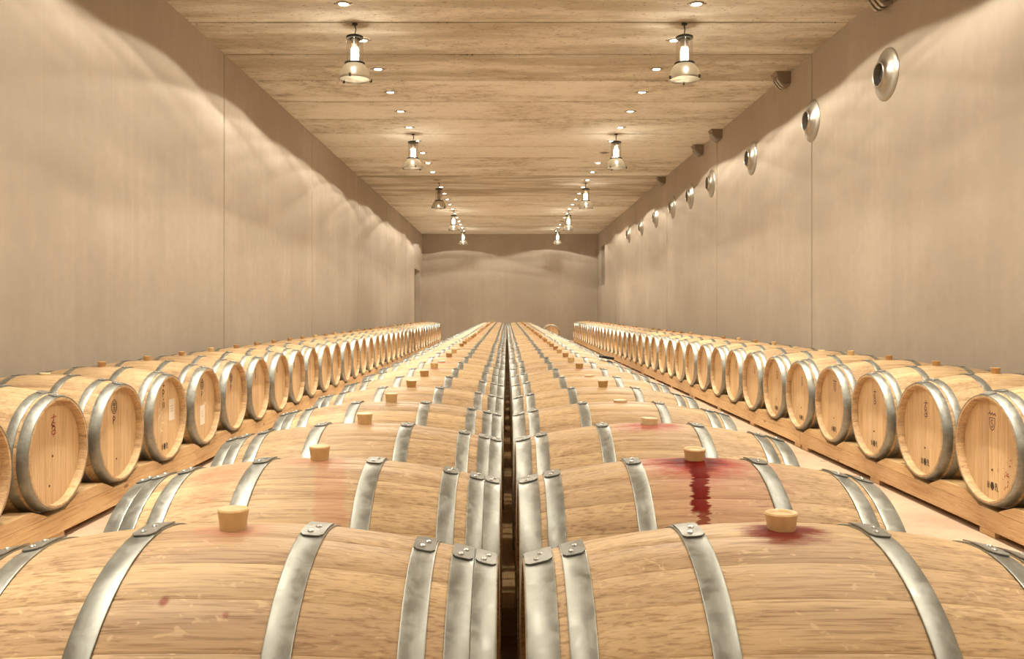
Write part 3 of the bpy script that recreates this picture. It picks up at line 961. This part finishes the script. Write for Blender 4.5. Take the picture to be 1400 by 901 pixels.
def head_mark(o, s, kind, y, z, sc=1.0):
    """y to the right as one faces the head"""
    rz = 0 if s > 0 else PI
    p = put(kind if kind == 'paper_label' else {'foot': 'foot_mark', 'chalk': 'chalk_mark', 'peg': 'head_peg', 'speck': 'wine_specks'}.get(kind, 'brand_mark'),
            {'paper_label': PAPER, 'peg': PEG, 'speck': SPECK}.get(kind) or MK[kind], o, (s*(HT+0.0004), y*s, RB+z), (0, 0, rz), (1, sc, sc))
    if kind == 'paper_label': put('print', PRINT, p, (0.001, 0, 0))
    return p

LT = ['six', 'six', 'wide', 'six', 'wide', 'wide', 'wide', 'wide']
LB = ['tall', 'brown', 'flat', 'brown', 'brown', 'brown', 'tall', 'brown']
LLAB = {-1: 'six-hooped oak barrel beside the red-lettered one, at the open end of the doorway-wall row',
        0: 'oak barrel with red brush lettering on its head, along the doorway wall',
        1: 'oak barrel with ringed black seal and no paper label on its head',
        2: 'oak barrel with black lettering and a white paper label on its head',
        3: 'oak barrel with ringed seal and a white paper label on its head'}
rl = random.Random(77)
for i in range(-1, NL):
    y = YL0 + SPL*i
    near = i <= 9
    ty = LT[i+1] if i+1 < len(LT) else rl.choice(['wide', 'wide', 'six'])
    bk = LB[i+1] if i+1 < len(LB) else rl.choice(['tall', 'brown', 'brown'])
    o = barrel((XHL - HL + (0 if i < 3 else rl.uniform(-0.008, 0.008)), y, ZS), ty, bk, near, None, 1)
    if i in LLAB: lab = LLAB[i]
    elif i < 18: lab = 'oak barrel along the doorway wall, %s past the two with paper labels' % ordinal(i-3)
    else: lab = 'oak barrel along the doorway wall, %s from the back wall' % ordinal(NL-i)
    tag(o, lab, 'barrel', 'oak barrels along the doorway wall')
    if i == 0: head_mark(o, 1, 'script_red', 0.01, 0.135, 0.8); head_mark(o, 1, 'peg', 0.0, -0.02); head_mark(o, 1, 'peg', -0.03, -0.17)
    elif i == 1: head_mark(o, 1, 'emblem', -0.03, 0.14, 0.9); head_mark(o, 1, 'peg', 0.0, -0.16)
    elif i == 2:
        head_mark(o, 1, 'code', -0.02, 0.135, 0.85); head_mark(o, 1, 'paper_label', 0.12, 0.04, 1.2); head_mark(o, 1, 'chalk', -0.06, 0.0)
        head_mark(o, 1, 'foot', 0.0, -0.20, 0.9)
    elif i == 3: head_mark(o, 1, 'emblem', -0.02, 0.15, 0.85); head_mark(o, 1, 'paper_label', -0.01, -0.07, 1.2); head_mark(o, 1, 'chalk', 0.02, 0.05)
    elif i == 4: head_mark(o, 1, 'emblem', -0.03, 0.14, 0.85)
    elif i > 4 and i < 9: head_mark(o, 1, 'script', -0.04, 0.14, 0.7)

RLAB = {0: 'oak barrel with red-speckled head and purple shield mark, under the wall vents'}
for i in range(-1, NR):
    y = YR0 + SPR*i
    near = 0 <= i <= 9
    bk = rl.choice(['tall', 'brown', 'brown', 'flat']) if i > 3 else 'brown'
    o = barrel((XHR + HL + (0 if i < 3 else rl.uniform(-0.008, 0.008)), y, ZS), 'six', bk, near, None, -1)
    if i in RLAB: lab = RLAB[i]
    elif i == -1: lab = 'oak barrel under the wall vents, on the side of the red-speckled head away from the back wall'
    elif i < 20: lab = 'oak barrel under the wall vents, %s past the red-speckled head' % ordinal(i)
    else: lab = 'oak barrel under the wall vents, %s from the back wall' % ordinal(NR-i)
    if i == -1: lab = 'oak barrel opening the row under the wall vents, before the red-speckled head'
    tag(o, lab, 'barrel', 'oak barrels under the wall vents')
    if i == 0: head_mark(o, -1, 'shield', 0.0, 0.13, 0.9); head_mark(o, -1, 'speck', 0.0, 0.0)
    elif i in (1, 2): head_mark(o, -1, 'script', 0.01, 0.125, 0.75)
    elif i == 3: head_mark(o, -1, 'shield', 0.02, 0.13, 0.85)
    elif 3 < i < 8: head_mark(o, -1, 'script', 0.02, 0.12, 0.6)
    if 0 <= i < 6: head_mark(o, -1, 'foot', 0.0, -0.195, 0.85); head_mark(o, -1, 'peg', 0.0, -0.11)

# one barrel standing by the back wall, turned with its head to the aisle
o = barrel((1.70, 31.9, 0.0), 'six', 'brown', False)
o.rotation_euler = (0, 0, PI/2)
tag(o, 'oak barrel turned crosswise at the end of the aisle, head facing along the rows', 'barrel', 'loose barrel')

# ------------------------------------------------------------------ timber beams under the rows
def beam(x0, x1, y0, y1, z0, z1, label, group, feet=True, chocks=()):
    L = y1 - y0
    t = empty('rack_beam', ((x0+x1)/2, y0, 0))
    m = MB(); m.box((-(x1-x0)/2, 0.002, z0), ((x1-x0)/2, L-0.002, z1), 0.004)
    put('timber', m.mesh('timber', M_PINE), t)
    if feet and z0 > 0.01:
        f = MB(); f.box((-(x1-x0)/2+0.012, -0.07, 0), ((x1-x0)/2-0.012, 0.07, z0)); fm_ = f.mesh('foot', M_PINE)
        n = max(2, round(L/1.42) + 1)
        for k in range(n): put('foot', fm_, t, (0, 0.09 + (L-0.18)*k/(n-1), 0))
    for yc in chocks:
        if (x1-x0) not in CHOCK:
            c = MB(); w = (x1-x0)/2
            P = [(-0.27, 0), (0.27, 0), (0.245, 0.014), (0.19, 0.036), (0.13, 0.058), (-0.13, 0.058), (-0.19, 0.036), (-0.245, 0.014)]
            n = len(P)
            c.add([(-w, y, z) for y, z in P] + [(w, y, z) for y, z in P],
                  [tuple(range(n)), tuple(range(2*n-1, n-1, -1))] + [(q, n+q, n+(q+1) % n, (q+1) % n) for q in range(n)])
            CHOCK[x1-x0] = c.mesh('chock', M_PINE)
        put('chock', CHOCK[x1-x0], t, (0, yc - y0, z1))
    tag(t, label, 'beam', group)
CHOCK = {}
zt = 0.465 - R(HL-0.14)
segs = 6*SP
for side, xh, n, y00, nm in ((-1, XHL, NL, YL0, 'doorway wall'), (1, XHR, NR, YR0, 'wall with the round vents')):
    y = y00 - 2.0*SP; yend = y00 + (n-0.5)*SP; cuts = [y]
    while yend - cuts[-1] > segs*1.3: cuts.append(cuts[-1] + segs)
    cuts.append(yend)
    for k, (a, b_) in enumerate(zip(cuts[:-1], cuts[1:])):
        nth = ordinal(len(cuts)-1-k)
        for where, q0 in (('aisle side', 0.02), ('wall side', 2*HL-0.14)):
            xs = sorted((xh + side*q0, xh + side*(q0+0.12)))
            beam(xs[0], xs[1], a, b_, 0.035, zt, 'pine rack beam on the %s, %s from the back wall, row at the %s' % (where, nth, nm), 'pine rack beams', True,
                 [y00 + SP*(q+0.5) for q in range(-1, n-1) if a + 0.05 < y00 + SP*(q+0.5) < b_ - 0.05 and where == 'aisle side'])
zc = 0.45 - R(HL-0.14)
zg = 0.45 - R(HL-0.10)
yend = D0 + (NC-0.5)*SP
cuts = [2.98]
while yend - cuts[-1] > 1.8: cuts.append(cuts[-1] + 1.42)
cuts.append(yend)
rb = random.Random(4)
for k, (a, b_) in enumerate(zip(cuts[:-1], cuts[1:])):
    beam(-0.115, 0.130, a, b_, 0.030, zg - rb.uniform(0.0, 0.012), 'dark pine beam in the gap of the double row, %s from the back wall' % ordinal(len(cuts)-1-k), 'beams in the middle gap')
beam(-0.155, -0.055, 1.0, 2.96, 0.030, zg - 0.008, 'narrow pine beam under the two foremost eight-hooped barrels', 'beams in the middle gap')
beam(0.070, 0.170, 1.0, 2.96, 0.030, zg - 0.008, 'narrow pine beam under the two foremost six-hooped barrels', 'beams in the middle gap')
cuts = [1.0]
while yend - cuts[-1] > segs*1.3: cuts.append(cuts[-1] + segs)
cuts.append(yend)
for k, (a, b_) in enumerate(zip(cuts[:-1], cuts[1:])):
    nth = ordinal(len(cuts)-1-k)
    beam(XCL-HL+0.02, XCL-HL+0.14, a, b_, 0.035, zc, 'pine beam on the aisle edge under the eight-hooped barrels, %s from the back wall' % nth, 'pine rack beams')
    beam(XCR+HL-0.14, XCR+HL-0.02, a, b_, 0.035, zc, 'pine beam on the aisle edge under the six-hooped barrels, %s from the back wall' % nth, 'pine rack beams')

# ------------------------------------------------------------------ flat black case left on one barrel of the middle rows
t = empty('flat_case', (XCR + 0.36, D0 + 8*SP, ZC + RB + R(0.27) + 0.0055), (0, 0.16, 0.25))
b = MB(); b.box((-0.055, -0.045, 0), (0.055, 0.045, 0.022), 0.004); put('case_body', b.mesh('case_body', M_DARK), t)
b = MB(); b.box((-0.046, -0.036, 0.022), (0.046, 0.036, 0.026), 0.001); put('lid', b.mesh('lid', simple('grey_lid', (0.50, 0.46, 0.38), 0.4)), t)
tag(t, 'small flat black case with pale lid lying on a six-hooped barrel', 'case')
